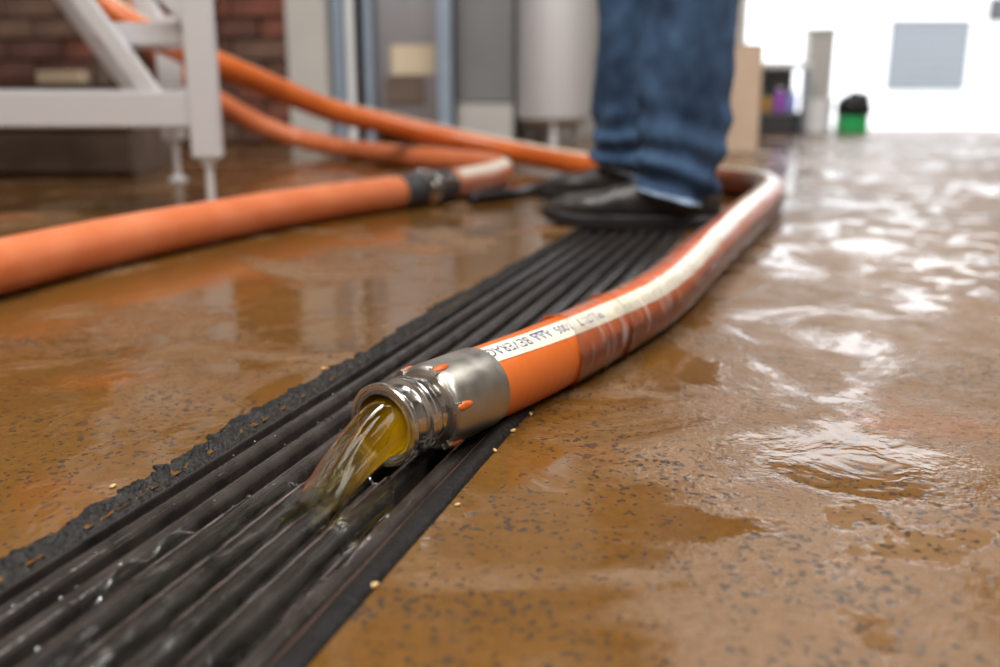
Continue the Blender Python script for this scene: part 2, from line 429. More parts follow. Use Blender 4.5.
# ------------------------------------------------------------------ floor drain
drain = thing('floor_drain', dr(.2, 0), 'long black slotted floor drain running under the nozzle and the boots', 'drain')
inv = Matrix.Translation(-drain.location)
def dpart(name, V, F, m, smooth=False):
    o = obj(name, V, F, m, drain, smooth); o.matrix_parent_inverse = inv; return o
# channel trough
V = []; 
for s in (SA, SE):
    V += [dr(s, -HALF, -.001), dr(s, -HALF+.006, -.085), dr(s, HALF-.006, -.085), dr(s, HALF, -.001)]
dpart('channel', V, [(0, 1, 5, 4), (1, 2, 6, 5), (2, 3, 7, 6), (0, 3, 2, 1), (4, 5, 6, 7)], 'channel_dark')
PITCH = .0236; NB = 7; BWd = .0134
prof = [(-.5, -.026), (-.5, -.007), (-.42, -.004), (-.2, -.0022), (0, -.0018), (.2, -.0022), (.42, -.004), (.5, -.007), (.5, -.026)]
for b_ in range(NB):
    wc = -.0725+.002+b_*PITCH
    V, F = [], []; K = 90; n_ = len(prof)
    for i in range(K+1):
        s = SA+(SE-SA)*i/K
        wob = .0012*nz(s*2.2, b_*5.1); wid = BWd*(1+.08*nz(s*9, b_*3.3+7)); zz = .0009*nz(s*6, b_*2.7, 3)
        for (a, z) in prof: V.append(dr(s, wc+wob+a*wid, z+zz-.001))
    for i in range(K):
        for j in range(n_-1): a = i*n_+j; F.append((a, a+n_, a+n_+1, a+1))
    o = dpart('grate_bar', V, F, 'grate_black', True)
# cross rods that hold the bars together
for k in range(9):
    s = SA+.12+k*.28
    o = bar('cross_rod', dr(s, -.084, -.024), dr(s, .084, -.024), .008, .008, 'grate_black', None, .002, Vector((0, 0, 1))); o.parent = drain; o.matrix_parent_inverse = inv
# frame rails
for sg in (-1, 1):
    o = bar('frame_rail', dr(SA, sg*.0825, -.012), dr(SE, sg*.0825, -.012), .003, .02, 'rust_line' if sg > 0 else 'grate_black', None, .0006, Vector((0, 0, 1))); o.parent = drain; o.matrix_parent_inverse = inv
# right: rounded rubber strip
V, F = [], []; K, n_ = 150, 9
for i in range(K+1):
    s = SA+(SE-SA)*i/K
    for j in range(n_):
        a = PI*j/(n_-1); wv = .0925-.0085*math.cos(a)*(1+.10*nz(s*14, 4)); 
        V.append(dr(s, wv+.0012*nz(s*7, j*.3), -.003+.0080*math.sin(a)*(1+.25*nz(s*20, j*.5, 2))))
for i in range(K):
    for j in range(n_-1): a = i*n_+j; F.append((a, a+1, a+n_+1, a+n_))
dpart('rubber_edge', V, F, 'rubber_strip', True)
# left: crust of black sludge with a ragged margin
V, F = [], []; K, n_ = 900, 16
for i in range(K+1):
    s = SA+(SE-SA)*i/K
    wide = .023+.010*nz(s*5, 1)+.007*nz(s*19, 2)+.006*nz(s*60, 3)+.007*nz(s*150, 6)
    wide *= 1.0 if s < .5 else max(.35, 1-(s-.5)*.9)
    for j in range(n_):
        t = j/(n_-1); w_ = -.0815-wide*t
        h_ = .0045*math.sin(PI*min(1, t*1.02))**.7*(.45+.9*nz(s*120, t*6, 5)+.9*nz(s*300, t*16, 9)) if 0 < j < n_-1 else 0
        z = -.004*(1-t)**2+max(0, h_)+(.0006 if j < n_-1 else -.0006)
        V.append(dr(s, w_, z))
for i in range(K):
    for j in range(n_-1): a = i*n_+j; F.append((a, a+n_, a+n_+1, a+1))
dpart('sludge_crust', V, F, 'sludge', True)

# ------------------------------------------------------------------ main hose with nozzle
HR = .0292
def hr(d): f_ = max(0, min(1, (d-.3)/.9)); return HR+.0026*f_*f_*(3-2*f_)
main_pts = [(-.0775, .606, .0312), (-.0480, .6485, .0308), (-.0180, .6920, .0304), (.028, .760, .0298), (.090, .862, .030), (.160, .991, .031),
            (.262, 1.245, .032), (.392, 1.577, .032), (.500, 1.85, .032), (.560, 2.03, .032), (.575, 2.16, .032), (.545, 2.26, .032), (.45, 2.38, .032),
            (.238, 2.70, .036), (.061, 2.95, .052), (-.154, 3.02, .092), (-.332, 2.98, .135), (-.494, 2.88, .180), (-.604, 2.75, .236),
            (-.710, 2.60, .294), (-.827, 2.50, .352), (-.942, 2.48, .425), (-1.15, 2.6, .66), (-1.35, 3.1, .72), (-1.40, 3.8, .78), (-1.40, 4.25, .78)]
mp_ = Path(main_pts)
hose = thing('beverage_hose', (-.006, .726, 0), 'thick orange hose with a white lettered stripe and steel nozzle pouring onto the drain', 'hose')
def under(o, root): o.parent = root; o.matrix_parent_inverse = Matrix.Translation(-root.location); return o
SL0, SL1 = .044, .1055
hb = under(tube('hose_body', mp_, HR, 'orange_rubber', n=40, d0=.06, step=.008, rfun=lambda d, th: hr(d)), hose)
# stripe: near the nozzle it lies on the upper camera-left flank and wanders over the top
def sth(d): 
    k = [(.11, .36), (.25, .52), (.40, .66), (.60, .60), (.9, .35), (1.4, .1), (2.0, -.1), (9, -.1)]
    for (a, x), (b, y) in zip(k, k[1:]):
        if d <= b: return x+(y-x)*max(0, (d-a))/(b-a)
    return -.1
st_ = under(strip('pale_stripe', mp_, lambda d: hr(d)+.0004, 'stripe_cream', SL1-.005, 4.6, sth, .33), hose)
# lettering printed on the stripe, upside down as seen from the nozzle's left
def letter(text, d_end, size, th_off=0.0):
    cu = bpy.data.curves.new('txt', 'FONT'); cu.body = text; cu.size = size; cu.resolution_u = 3
    to = bpy.data.objects.new('txt', cu); COL.objects.link(to); bpy.context.view_layer.update()
    me = bpy.data.meshes.new_from_object(to.evaluated_get(bpy.context.evaluated_depsgraph_get()))
    xs = [v.co.x for v in me.vertices]; x1 = max(xs); cap = size*.69
    # text runs towards the nozzle; its top points to the right-hand side of travel (towards the viewer's bottom)
    V = [mp_.surf(d_end+(x1-v.co.x), sth(d_end+(x1-v.co.x))+th_off+(v.co.y-cap/2)/HR, hr(d_end+(x1-v.co.x))+.0007) for v in me.vertices]
    F = [tuple(p.vertices) for p in me.polygons]
    bpy.data.objects.remove(to); bpy.data.curves.remove(cu); w = x1-min(xs); bpy.data.meshes.remove(me)
    o = obj('lettering', V, F, 'blue_ink'); o.parent = st_; return d_end+w
d_ = letter('BEVERAGE', SL1-.008, .0135)
d2 = letter('AAA', d_+.006, .0125)
k_ = strip('lettering', mp_, HR+.0007, 'blue_ink', d_+.007, d2-.004, lambda d: sth(d)-.17, .03); k_.parent = st_
d3 = letter('1005', d2+.008, .0125)
d4 = letter('PLUTI 7', d3+.014, .0130)
# clear shrink film round the hose behind the lettering
def wr(d, th): return hr(d)+.0012+.0007*nz(d*120, math.cos(th)*1.5, math.sin(th)*1.5)+.0005*nz(d*300, math.cos(th)*2, math.sin(th)*2+5)+.0009*max(0, nz(d*30, math.cos(th)*3, math.sin(th)*3+9))
def film(d0, d1, slope, lip):
    n, k = 48, int((d1-d0)/.0025); V, F, Uv = [], [], []
    for i in range(k+1):
        for j in range(n+1):
            th = 2*PI*j/n; d = d0+(d1-d0)*i/k + slope*math.sin(th)*(1-i/k)+.004*nz(math.cos(th)*2, math.sin(th)*2, d0*9)*(1-i/k)
            rr = wr(d, th)+(.0012 if i == 0 else 0)+lip*max(0, 1-i/4)
            V.append(mp_.surf(d, th, rr)); Uv.append((d, j/n))
    for i in range(k):
        for j in range(n): a = i*(n+1)+j; F.append((a, a+1, a+n+2, a+n+1))
    return under(obj('clear_film_wrap', V, F, 'clear_film', None, True, Uv), hose)
film(.225, .335, -.016, .0006); film(.322, 2.05, -.014, .0012)
# steel coupling: sleeve, neck, clamp flange (axis from mouth to hose)
p0, T0, _, _ = mp_.frame(.0); p1 = mp_.frame(.115)[0]; AX = (p1-p0).normalized(); P0 = p0
sleeve = under(lathe('crimp_sleeve', [(.0262, .0445), (.0282, .0438), (.0297, .0450), (.0306, .0475), (.0309, .052), (.0309, .070), (.0311, .085), (.0309, SL1-.003), (.0305, SL1), (.0293, SL1+.0004)],
       'satin_steel', n=72, origin=P0, axis=AX), hose); sleeve.name = 'crimp_sleeve'
FR = .0286
neck = under(lathe('clamp_ferrule', [(.0200, .046), (.0200, .010), (.0209, .003), (.0216, .0), (.0236, -.0002), (.0241, .0010), (.0251, .0010), (.0256, -.0002), (FR-.0008, .0), (FR, .0009), (FR, .0030), (FR-.0012, .0040),
        (.0252, .0060), (.0238, .0082), (.0234, .0105), (.0234, .0195), (.0240, .0202), (.0260, .0207), (.0268, .0215), (.0268, .0250), (.0274, .0256), (.0274, .0300), (.0265, .0315), (.0245, .0322), (.0243, .046)],
        'polished_steel', n=96, origin=P0, axis=AX), hose)
e1 = AX.cross(Vector((0, 0, 1))).normalized(); e2 = e1.cross(AX)   # e1 right of travel, e2 up
# orange rubber tongues squeezed out of the six slots at the front of the sleeve
for k in range(6):
    a = math.radians(18+60*k); rad = e2*math.cos(a)+e1*math.sin(a); tg = AX.cross(rad)
    bm = bmesh.new(); bmesh.ops.create_uvsphere(bm, u_segments=14, v_segments=8, radius=1)
    for v in bm.verts:
        x, y, z = v.co; sk = 1+.25*nz(x*2+k*3, y*2, z*2)
        v.co = P0+AX*(.0510+x*.0088)+tg*(y*.0031*sk*(1-.25*x))+rad*(.0306+z*.0024*sk)
    under(bobj('rubber_tongue', bm, 'orange_rubber', None, True), hose)
    # slot: dark notch walls at the sleeve lip
    bm = bmesh.new(); bmesh.ops.create_cube(bm, size=1)
    for v in bm.verts:
        x, y, z = v.co; v.co = P0+AX*(.0440+x*.004)+tg*(y*.0050)+rad*(.0296+z*.0026)
    bmesh.ops.bevel(bm, geom=bm.edges[:], offset=.0008, segments=2, affect='EDGES')
    under(bobj('slot_rim', bm, 'satin_steel', None, False), hose)
# wall socket where the hose ends
lathe_o = under(lathe('wall_flange', [(.06, 0), (.06, .012), (.036, .014), (.036, .09), (.033, .092)], 'satin_steel', n=40, origin=(-1.40, 4.29, .78), axis=(0, -1, 0)), hose)

# ------------------------------------------------------------------ liquid
beer = thing('golden_liquid', (P0.x, P0.y, 0), 'clear golden liquid gushing from the steel nozzle onto the black drain', 'liquid')
hd = Vector((-AX.x, -AX.y, 0)).normalized(); sd = Vector((0, 0, 1)).cross(hd).normalized()
V, F, GLOW = [], [], []; n, K = 72, 70
for i in range(K+1):
    t = i/K; run = -.034+.094*t; x = max(0, run)
    cz = P0.z-.0012 - x*.20 - 5.6*x*x
    c = P0+hd*run; u_ = max(0, run)/.060; hw = .0188-.002*u_; hh = .0188*(1-.50*u_)
    for j in range(n):
        a = 2*PI*j/n; ca, sa = math.cos(a), math.sin(a); g_ = min(1, x/.02)
        rip = 1+g_*(.07*nz(ca*2.2, sa*2.2, run*9)+.07*nz(ca*5, sa*5, run*10+4)+.045*nz(ca*12, sa*12, run*14+8))
        p = Vector((c.x, c.y, 0))+sd*(ca*hw*rip); z = cz+sa*hh*rip
        V.append(Vector((p.x, p.y, max(z, -.010-.003*abs(sa)))))
        GLOW.append(max(0, (.07+.62*max(0, ca*.85-sa*.25)**1.3)*(1-u_*1.25)))  # caustic glow painted in: gold strongest on the lower right flank
for i in range(K):
    for j in range(n): a, b_ = i*n+j, i*n+(j+1) % n; F.append((a, a+n, b_+n, b_))
F.append(tuple(range(n))); F.append(tuple(K*n+j for j in range(n))[::-1])
so = under(obj('stream', V, F, 'golden_liquid', None, True), beer)
av = so.data.attributes.new('gold_glow', 'FLOAT', 'POINT'); av.data.foreach_set('value', GLOW)
# thin sheet of run-off sliding over the bars
V, F = [], []; K, n = 90, 96
land = P0+hd*.044
lw = (land-D0).dot(Wd); ls = (land-D0).dot(U)
def bar_top(w_):
    k = (w_+.0705)/PITCH; f_ = abs(k-round(k))*PITCH
    return -.0036-.0050*min(1, max(0, (f_-.0045)/.0045))**2
for i in range(K+1):
    t = i/K; s = ls+.04-.30*t; hwid = (.010+.046*math.sin(PI*min(1, t*.95+.10))**.8)*(1+.25*nz(t*6, 3)); cen = lw-.006-.014*t
    for j in range(n+1):
        q = -1+2*j/n; w_ = max(-.08, min(.076, cen+q*hwid*(1+.16*nz(t*11, q*2))))
        edge = max(0, 1-q*q)**.4*math.sin(PI*min(1, t+.02))**.4
        z = bar_top(w_)+edge*(.0010+.0012*nz(s*26, w_*40, 1)+.0007*nz(s*60, w_*150, 5))
        V.append(dr(s, w_, z))
for i in range(K):
    for j in range(n): a = i*(n+1)+j; F.append((a, a+n+1, a+n+2, a+1))
nv = len(V); V += [Vector((v.x, v.y, v.z-.0014)) for v in V[:nv]]
F += [tuple(k+nv for k in f[::-1]) for f in F]
rim = [i*(n+1) for i in range(K+1)]+[K*(n+1)+j for j in range(1, n+1)]+[i*(n+1)+n for i in range(K-1, -1, -1)]+[j for j in range(n-1, 0, -1)]
for a, b_ in zip(rim, rim[1:]+rim[:1]): F.append((a, b_, b_+nv, a+nv))
under(obj('runoff_sheet', V, F, 'clear_water', None, True), beer)
# droplets on the bars
bm = bmesh.new()
for k in range(110):
    s = random.uniform(-.32, .35); b_ = random.randrange(NB+1); w_ = -.0705+b_*PITCH+random.uniform(-.005, .005) if b_ < NB else .092
    q_ = dr(s, w_)
    if min((Vector((p_.x, p_.y, 0))-q_).length for p_ in mp_.p[:90:3]) < .045 or any((P0+hd*x_-q_).xy.length < .035 for x_ in (.0, .02, .04, .06, .08)): continue
    r = random.uniform(.0005, .0013); z = -.0028 if b_ < NB else .001
    mtx = Matrix.Translation(dr(s, w_, z+r*.3)) @ Matrix.Diagonal((r, r, r*.6, 1))
    bmesh.ops.create_uvsphere(bm, u_segments=8, v_segments=5, radius=1, matrix=mtx)
tag(bobj('water_droplets', bm, 'clear_water', None, True), 'small clear water beads scattered on the black drain bars', 'droplets', kind='stuff')
# stray grains along the drain edge
gspots = [(-.127, .099, .0035), (.073, .1, .0028), (.115, .101, .003), (.155, .103, .003), (-.06, -.113, .003), (.22, -.109, .003), (.30, .102, .0026), (-.02, .106, .0022)]
for i, (s, w_, r) in enumerate(gspots):
    bm = bmesh.new(); bmesh.ops.create_uvsphere(bm, u_segments=12, v_segments=8, radius=1)
    for v in bm.verts:
        x, y, z = v.co; v.co = Vector((x*r*(1-.25*abs(x)*0), y*r*.45*(1-.3*x), z*r*.42))
    o = bobj('grain', bm, 'grain', None, True); o.location = dr(s, w_, r*.42); o.rotation_euler.z = random.uniform(0, 3)
    tag(o, 'tiny pale husked grain lying beside the edge of the floor drain', 'grain', 'stray grains by the drain')

# ------------------------------------------------------------------ other hoses and cable
hA = thing('transfer_hose', (-.206, 2.016, 0), 'plain salmon orange hose lying on wet floor, joined to a steel coupling near the boots', 'hose')
pA = Path([(-.70, .80, .0345), (-.655, .98, .0345), (-.609, 1.167, .0345), (-.557, 1.343, .0345), (-.478, 1.542, .0345), (-.365, 1.778, .0345), (-.206, 2.02, .0345), (-.14, 2.11, .0345),
           (-.085, 2.23, .0345), (-.03, 2.38, .034), (-.0, 2.54, .034), (-.03, 2.72, .034), (-.14, 2.88, .034), (-.28, 3.04, .034), (-.40, 3.22, .034), (-.545, 3.43, .036), (-.717, 3.52, .065), (-.845, 3.48, .116),
           (-.937, 3.4, .183), (-1.02, 3.3, .249), (-1.07, 3.2, .33), (-1.14, 3.2, .48), (-1.2, 3.5, .62), (-1.2, 4.25, .66)])
import bisect
def arc_at(path, pt):
    pt = Vector(pt); return path.s[min(range(len(path.p)), key=lambda i: (path.p[i]-pt).length)]
dA = arc_at(pA, (-.206, 2.02, .0345)); 
under(tube('hose_body', pA, .034, 'veiled_orange_rubber', n=32, d1=dA, step=.012), hA)
under(tube('hose_body', pA, .0335, 'veiled_orange_rubber', n=32, d0=dA+.16, step=.012), hA)
cp, cT, _, _ = pA.frame(dA+.0); cq = pA.frame(dA+.16)[0]; cax = (cq-cp).normalized()
under(lathe('crimp_sleeve', [(.030, -.012), (.0355, -.010), (.0360, .05), (.033, .054), (.026, .056)], 'dark_grey', n=40, origin=cp, axis=cax), hA)
cl = under(lathe('pipe_clamp', [(.026, .054), (.040, .056), (.042, .066), (.042, .082), (.040, .092), (.026, .094)], 'polished_steel', n=40, origin=cp, axis=cax), hA)
ce = cax.cross(Vector((0, 0, 1))).normalized()
wn = lathe('wing_nut', [(.004, 0), (.004, .03), (.010, .032), (.011, .046), (.005, .05)], 'polished_steel', n=16, origin=cp+cax*.074+ce*.036+Vector((0, 0, .012)), axis=ce+Vector((0, 0, .3))); wn.parent = cl
under(lathe('crimp_sleeve', [(.026, .094), (.033, .096), (.0355, .10), (.0355, .165), (.033, .168)], 'dark_grey', n=40, origin=cp, axis=cax), hA)
under(strip('pale_stripe', pA, .0341, 'stripe_cream', dA+.19, dA+.62, lambda d: .6, .34), hA)  # pale strip painting the white highlight along the U-turn
under(lathe('wall_flange', [(.06, 0), (.06, .012), (.037, .014), (.037, .08), (.034, .082)], 'satin_steel', n=32, origin=(-1.2, 4.29, .66), axis=(0, -1, 0)), hA)
pC = Path([(-.62, 1.98, .0125), (-.50, 2.10, .0125), (-.40, 2.22, .0125), (-.32, 2.38, .0125), (-.25, 2.44, .0125), (-.18, 2.40, .0125), (-.155, 2.31, .0125)])
cab = tube('black_cable', pC, .0125, 'black_rubber_tube', n=20, step=.014); tag(cab, 'black rubber cable lying behind the plain orange hose and its steel coupling', 'cable')
pD = Path([(-.062, 2.085, .0125), (-.03, 2.12, .0125), (.02, 2.18, .0125), (.07, 2.28, .0125), (.13, 2.37, .0125), (.22, 2.41, .0125), (.30, 2.42, .0125)])
cab = tube('black_cable', pD, .0125, 'black_rubber_tube', n=20, step=.014); tag(cab, 'black rubber cable running from the steel coupling to the shoes', 'cable')

# ------------------------------------------------------------------ aluminium platform steps
LX, LY = -.577, 1.95
lad = thing('platform_steps', (LX, LY, 0), 'aluminium work platform steps on a threaded levelling foot behind the orange hose', 'steps')
def lp(o): return under(o, lad)
YB = 2.62; XB = -1.75
XR = -.86
for (x, y) in ((LX, LY), (XR, YB), (XB, LY), (XB, YB)):
    p = lp(box('post', (x-.027, y-.020, .108), (x+.027, y+.020, .42 if x != XB else 1.0), 'aluminium', None, .004))
    ft = lp(lathe('levelling_foot', [(.026, 0), (.026, .006), (.016, .012), (.0085, .016), (.0085, .115)], 'aluminium', n=24, origin=(x, y, 0)))
    nu = lathe('lock_nut', [(.0085, .094), (.015, .094), (.015, .107), (.0085, .107)], 'aluminium', n=6, origin=(x, y, 0), smooth=False); nu.parent = ft
for y in (LY, YB):
    lp(box('lower_beam', (XB+.027, y-.016, .168), ((LX if y == LY else XR)-.027, y+.016, .238), 'aluminium', None, .004))
    dx, dz = -.112, .165; k = 4.2
    xo = 0 if y == LY else XR-LX; k = 4.2 if y == LY else 3
    lp(bar('brace', (-.672+xo, y, .225), (-.672+xo+dx*k, y, .225+dz*k), .036, .022, 'aluminium'))
    lp(bar('stringer', (LX-.004+xo, y, .37), (LX-.004+xo-.155*(4 if y == LY else 2.4), y, .37+.165*4), .05, .026, 'aluminium'))
    lp(box('upper_beam', (XB-.033, y-.022, .96), (-1.02, y+.022, 1.03), 'aluminium', None, .004))
for y in (LY, YB):
    pass
lp(bar('side_beam', (LX-.03, LY+.03, .203), (XR, YB-.03, .203), .044, .08, 'aluminium', None, .004, Vector((0, 0, 1))))
lp(box('side_beam', (XB-.022, LY+.028, .163), (XB+.022, YB-.028, .243), 'aluminium', None, .004))
for k in range(3):
    x0 = -.79-.17*k; z0 = .322+.2*k
    t_ = lp(box('tread', (x0, LY+.024, z0), (x0+.18, LY+.19, z0+.045), 'aluminium', None, .005))
for k in range(4):
    lp(box('deck_plank', (-1.76+k*.185, LY+.022, 1.03), (-1.76+k*.185+.178, YB-.022, 1.055), 'aluminium', None, .003))

# low crate behind the steps with things on it
cr = thing('wooden_crate', (-1.38, 2.98, 0), 'dark stained wooden crate behind the aluminium steps', 'crate')
for k in range(2):
    under(box('slat', (-1.72, 2.78, .01+k*.118), (-1.04, 2.80, .12+k*.118), 'dark_brown', None, .003), cr)
    under(box('slat', (-1.72, 3.16, .01+k*.118), (-1.04, 3.18, .12+k*.118), 'dark_brown', None, .003), cr)
for x in (-1.72, -1.06): under(box('end_board', (x, 2.80, 0), (x+.02, 3.16, .24), 'dark_brown', None, .003), cr)
for k in range(4): under(box('lid_board', (-1.73, 2.775+k*.103, .24), (-1.03, 2.775+k*.103+.098, .252), 'dark_brown', None, .003), cr)
pb = box('timber_block', (-.062, -.05, 0), (.062, .05, .036), 'cream', None, .004); pb.location = (-1.255, 2.9, .252); tag(pb, 'small pale cream block lying on the dark wooden crate', 'block')
tn = thing('dark_bottle', (-1.16, 2.93, .252), 'dark upright bottle standing on the wooden crate beside the pale block', 'bottle')
lathe('bottle_body', [(.02, 0), (.024, .003), (.024, .075), (.018, .092), (.010, .102), (.010, .118)], 'dark_brown', tn, 24)
lathe('cap', [(.0115, .116), (.0115, .134), (.008, .136)], 'dark_grey', tn, 20)

# ------------------------------------------------------------------ person (legs in view)
per = thing('person', (.25, 1.95, 0), 'person in blue jeans and dark leather work shoes standing over the end of the drain', 'person')
NH, FH = Vector((.325, 1.755, 0)), Vector((.318, 2.12, 0))        # near and far ankle
fd = Vector((-.955, .295, 0)).normalized()                        # facing
hipc = Vector((.36, 1.97, .95))
bv = [hipc, hipc+Vector((.0, 0, .12)), Vector((.372, 1.87, .88)), Vector((.343, 1.765, .47)), NH+Vector((0, 0, .09)), NH+fd*.05+Vector((0, 0, .045)), NH+fd*.17+Vector((0, 0, .036)),
      Vector((.34, 2.07, .88)), Vector((.275, 2.12, .47)), FH+Vector((0, 0, .09)), FH+fd*.05+Vector((0, 0, .045)), FH+fd*.17+Vector((0, 0, .036))]
be = [(0, 1), (0, 2), (2, 3), (3, 4), (4, 5), (5, 6), (0, 7), (7, 8), (8, 9), (9, 10), (10, 11)]
rad = [.12, .13, .075, .052, .034, .026, .013, .075, .052, .034, .026, .013]
me = bpy.data.meshes.new('body'); me.from_pydata([tuple(v) for v in bv], be, []); me.materials.append(MATS['skin'])
body = bpy.data.objects.new('body', me); COL.objects.link(body)
sm = body.modifiers.new('skin', 'SKIN'); 
for i, r in enumerate(rad): me.skin_vertices[0].data[i].radius = (r, r)
me.skin_vertices[0].data[0].use_root = True
ss = body.modifiers.new('sub', 'SUBSURF'); ss.levels = 2; ss.render_levels = 2
under(body, per)
# jeans: two gathered legs and the seat in one garment
V, F = [], []
def leg(hem, knee, hip, r0, r1, r2, seed, low):
    n, K = 72, 90; b0 = len(V)
    for inner in (0, 1):
        for i in range(K+1):
            t = i/K; h = .03+t*.85
            tk = min(1, h/.47)
            c = hem.lerp(knee, tk) if h < .47 else knee.lerp(hip, (h-.47)/.43)
            rr = (r0+(r1-r0)*tk**.8) if h < .47 else r1+(r2-r1)*(h-.47)/.43
            for j in range(n):
                a = 2*PI*j/n; dvec = Vector((math.cos(a), math.sin(a), 0)); fr = dvec.dot(fd)
                z = h+(low+.034*(fr*.5+.5)*1.2)*(1-min(1, h/.16))
                stack = max(0, 1-h/.24)
                fold = stack*.012*math.sin(h*95+2.2*math.sin(a+seed)+1.5*nz(a*.7, seed))+.007*math.sin(a*3+h*13+seed)*(.35+.65*tk)+.008*nz(dvec.x*2+seed, dvec.y*2, h*9)+.004*nz(dvec.x*5+seed, dvec.y*5, h*24)
                fold += .006*math.exp(-((((a-1.2*seed-h*6) % (2*PI))-PI)/.35)**2)
                q = rr+fold-(.003 if inner else 0)
                V.append(Vector((c.x, c.y, 0))+dvec*q*(1+.10*fr)+Vector((0, 0, z+(.0 if inner else 0))))
    m_ = (K+1)*n
    for i in range(K):
        for j in range(n):
            a, b_ = b0+i*n+j, b0+i*n+(j+1) % n
            F.append((a, b_, b_+n, a+n)); F.append((a+m_, a+n+m_, b_+n+m_, b_+m_))
    for j in range(n): a, b_ = b0+j, b0+(j+1) % n; F.append((a, a+m_, b_+m_, b_))
leg(NH+Vector((-.005, 0, 0)), Vector((.343, 1.765, 0)), Vector((.375, 1.88, 0)), .066, .086, .105, 1.3, .012)
leg(FH+Vector((-.035, 0, 0)), Vector((.295, 2.11, 0)), Vector((.345, 2.06, 0)), .068, .086, .105, 4.1, .024)
n = 40; b0 = len(V)
for i in range(7):
    z = .84+i*.035; k = [.9, 1.0, 1.02, 1.0, .97, .93, .9][i]
    for j in range(n):
        a = 2*PI*j/n; V.append(Vector((.36+.135*k*math.cos(a), 1.97+.20*k*math.sin(a), z)))
for i in range(6):
    for j in range(n): a, b_ = b0+i*n+j, b0+i*n+(j+1) % n; F.append((a, b_, b_+n, a+n))
jeans = under(obj('jeans', V, F, 'denim', None, True), per)
# faded hems and side seam
def hem(c, r, seed, low):
    n = 72; V, F = [], []
    for i in range(5):
        h = .029+i*.0024
        for j in range(n):
            a = 2*PI*j/n; dvec = Vector((math.cos(a), math.sin(a), 0)); fr = dvec.dot(fd)
            z = h+(low+.034*(fr*.5+.5)*1.2)*(1-min(1, h/.16))
            stack = max(0, 1-h/.24); tk = h/.47
            fold = stack*.012*math.sin(h*95+2.2*math.sin(a+seed)+1.5*nz(a*.7, seed))+.007*math.sin(a*3+h*13+seed)*(.35+.65*tk)+.008*nz(dvec.x*2+seed, dvec.y*2, h*9)+.004*nz(dvec.x*5+seed, dvec.y*5, h*24)
            fold += .006*math.exp(-((((a-1.2*seed-h*6) % (2*PI))-PI)/.35)**2)
            q = r+.002+fold+.0012*math.sin(i*PI/4)+.001*nz(a*9, seed)
            V.append(Vector((c.x, c.y, 0))+dvec*q*(1+.10*fr)+Vector((0, 0, z)))
    for i in range(4):
        for j in range(n): a, b_ = i*n+j, i*n+(j+1) % n; F.append((a, b_, b_+n, a+n))
    o = obj('faded_hem', V, F, 'faded_denim', None, True); o.parent = jeans
hem(NH+Vector((-.005, 0, 0)), .068, 1.3, .012); hem(FH+Vector((-.035, 0, 0)), .070, 4.1, .024)
# shoes
def lerpk(k, t):
    for (a, x), (b, y) in zip(k, k[1:]):
        if t <= b: f = (t-a)/(b-a); f = f*f*(3-2*f); return x+(y-x)*f
    return k[-1][1]
wk = [(0, .018), (.05, .030), (.15, .036), (.35, .036), (.55, .041), (.74, .050), (.88, .044), (.96, .030), (1, .012)]
hk = [(0, .060), (.06, .085), (.22, .098), (.40, .092), (.55, .076), (.70, .062), (.86, .054), (.95, .044), (1, .030)]
def shoe(ankle, ang):
    Lg = .315; e = thing('tmp', (0, 0, 0), None, None); bpy.data.objects.remove(e)
    V, F = [], []; K, n = 44, 28
    for i in range(K+1):
        t = i/K; w_, h_ = lerpk(wk, t), lerpk(hk, t); y0 = .010*math.sin(PI*min(1, t*1.1))
        for j in range(n):
            a = 2*PI*j/n; ca, sa = math.cos(a), math.sin(a)
            ex = .8
            y = w_*math.copysign(abs(ca)**ex, ca); zc = .020+(h_-.020)*.42
            z = zc+(h_-zc)*abs(sa)**.9 if sa > 0 else zc-(zc-.018)*abs(sa)**.5
            cr = .0018*math.sin(t*95)*math.exp(-((t-.62)/.06)**2)*max(0, sa)
            V.append(Vector((t*Lg-.07, y+y0, z+cr)))
    for i in range(K):
        for j in range(n): a, b_ = i*n+j, i*n+(j+1) % n; F.append((a, b_, b_+n, a+n))
    F.append(tuple(range(n))[::-1]); F.append(tuple(K*n+j for j in range(n)))
    o = obj('shoe', V, F, 'leather', None, True); o.location = ankle; o.rotation_euler.z = ang; o.parent = per; o.matrix_parent_inverse = Matrix.Translation(-per.location)
    V, F = [], []; K = 40; out = []
    for i in range(K+1): t = i/K; out.append((t*Lg*1.03-.0745, lerpk(wk, t)*1.09+.001+.010*math.sin(PI*min(1, t*1.1))))
    for i in range(K, -1, -1): t = i/K; out.append((t*Lg*1.03-.0745, -lerpk(wk, t)*1.09-.001+.010*math.sin(PI*min(1, t*1.1))))
    m_ = len(out)
    for z, k in ((0, .985), (.003, 1), (.020, 1), (.024, .97)):
        for x, y in out: V.append(Vector((.08+(x-.08)*k, y*k, z+(.012*max(0, (x-.16)/.08)**2 if z < .019 else .008*max(0, (x-.16)/.08)**2))))
    for r in range(3):
        for j in range(m_): a, b_ = r*m_+j, r*m_+(j+1) % m_; F.append((a, b_, b_+m_, a+m_))
    for r, fl_ in ((0, True), (3, False)):
        for i in range(K):
            q = (r*m_+i, r*m_+i+1, r*m_+m_-2-i, r*m_+m_-1-i); F.append(q if fl_ else q[::-1])
    s_ = obj('shoe_sole', V, F, 'shoe_sole', o, False)
    return o
fa = math.atan2(fd.y, fd.x)
shoe(NH+Vector((.0, -.0, 0)), fa+.10); shoe(FH+Vector((0, 0, 0)), fa-.05)

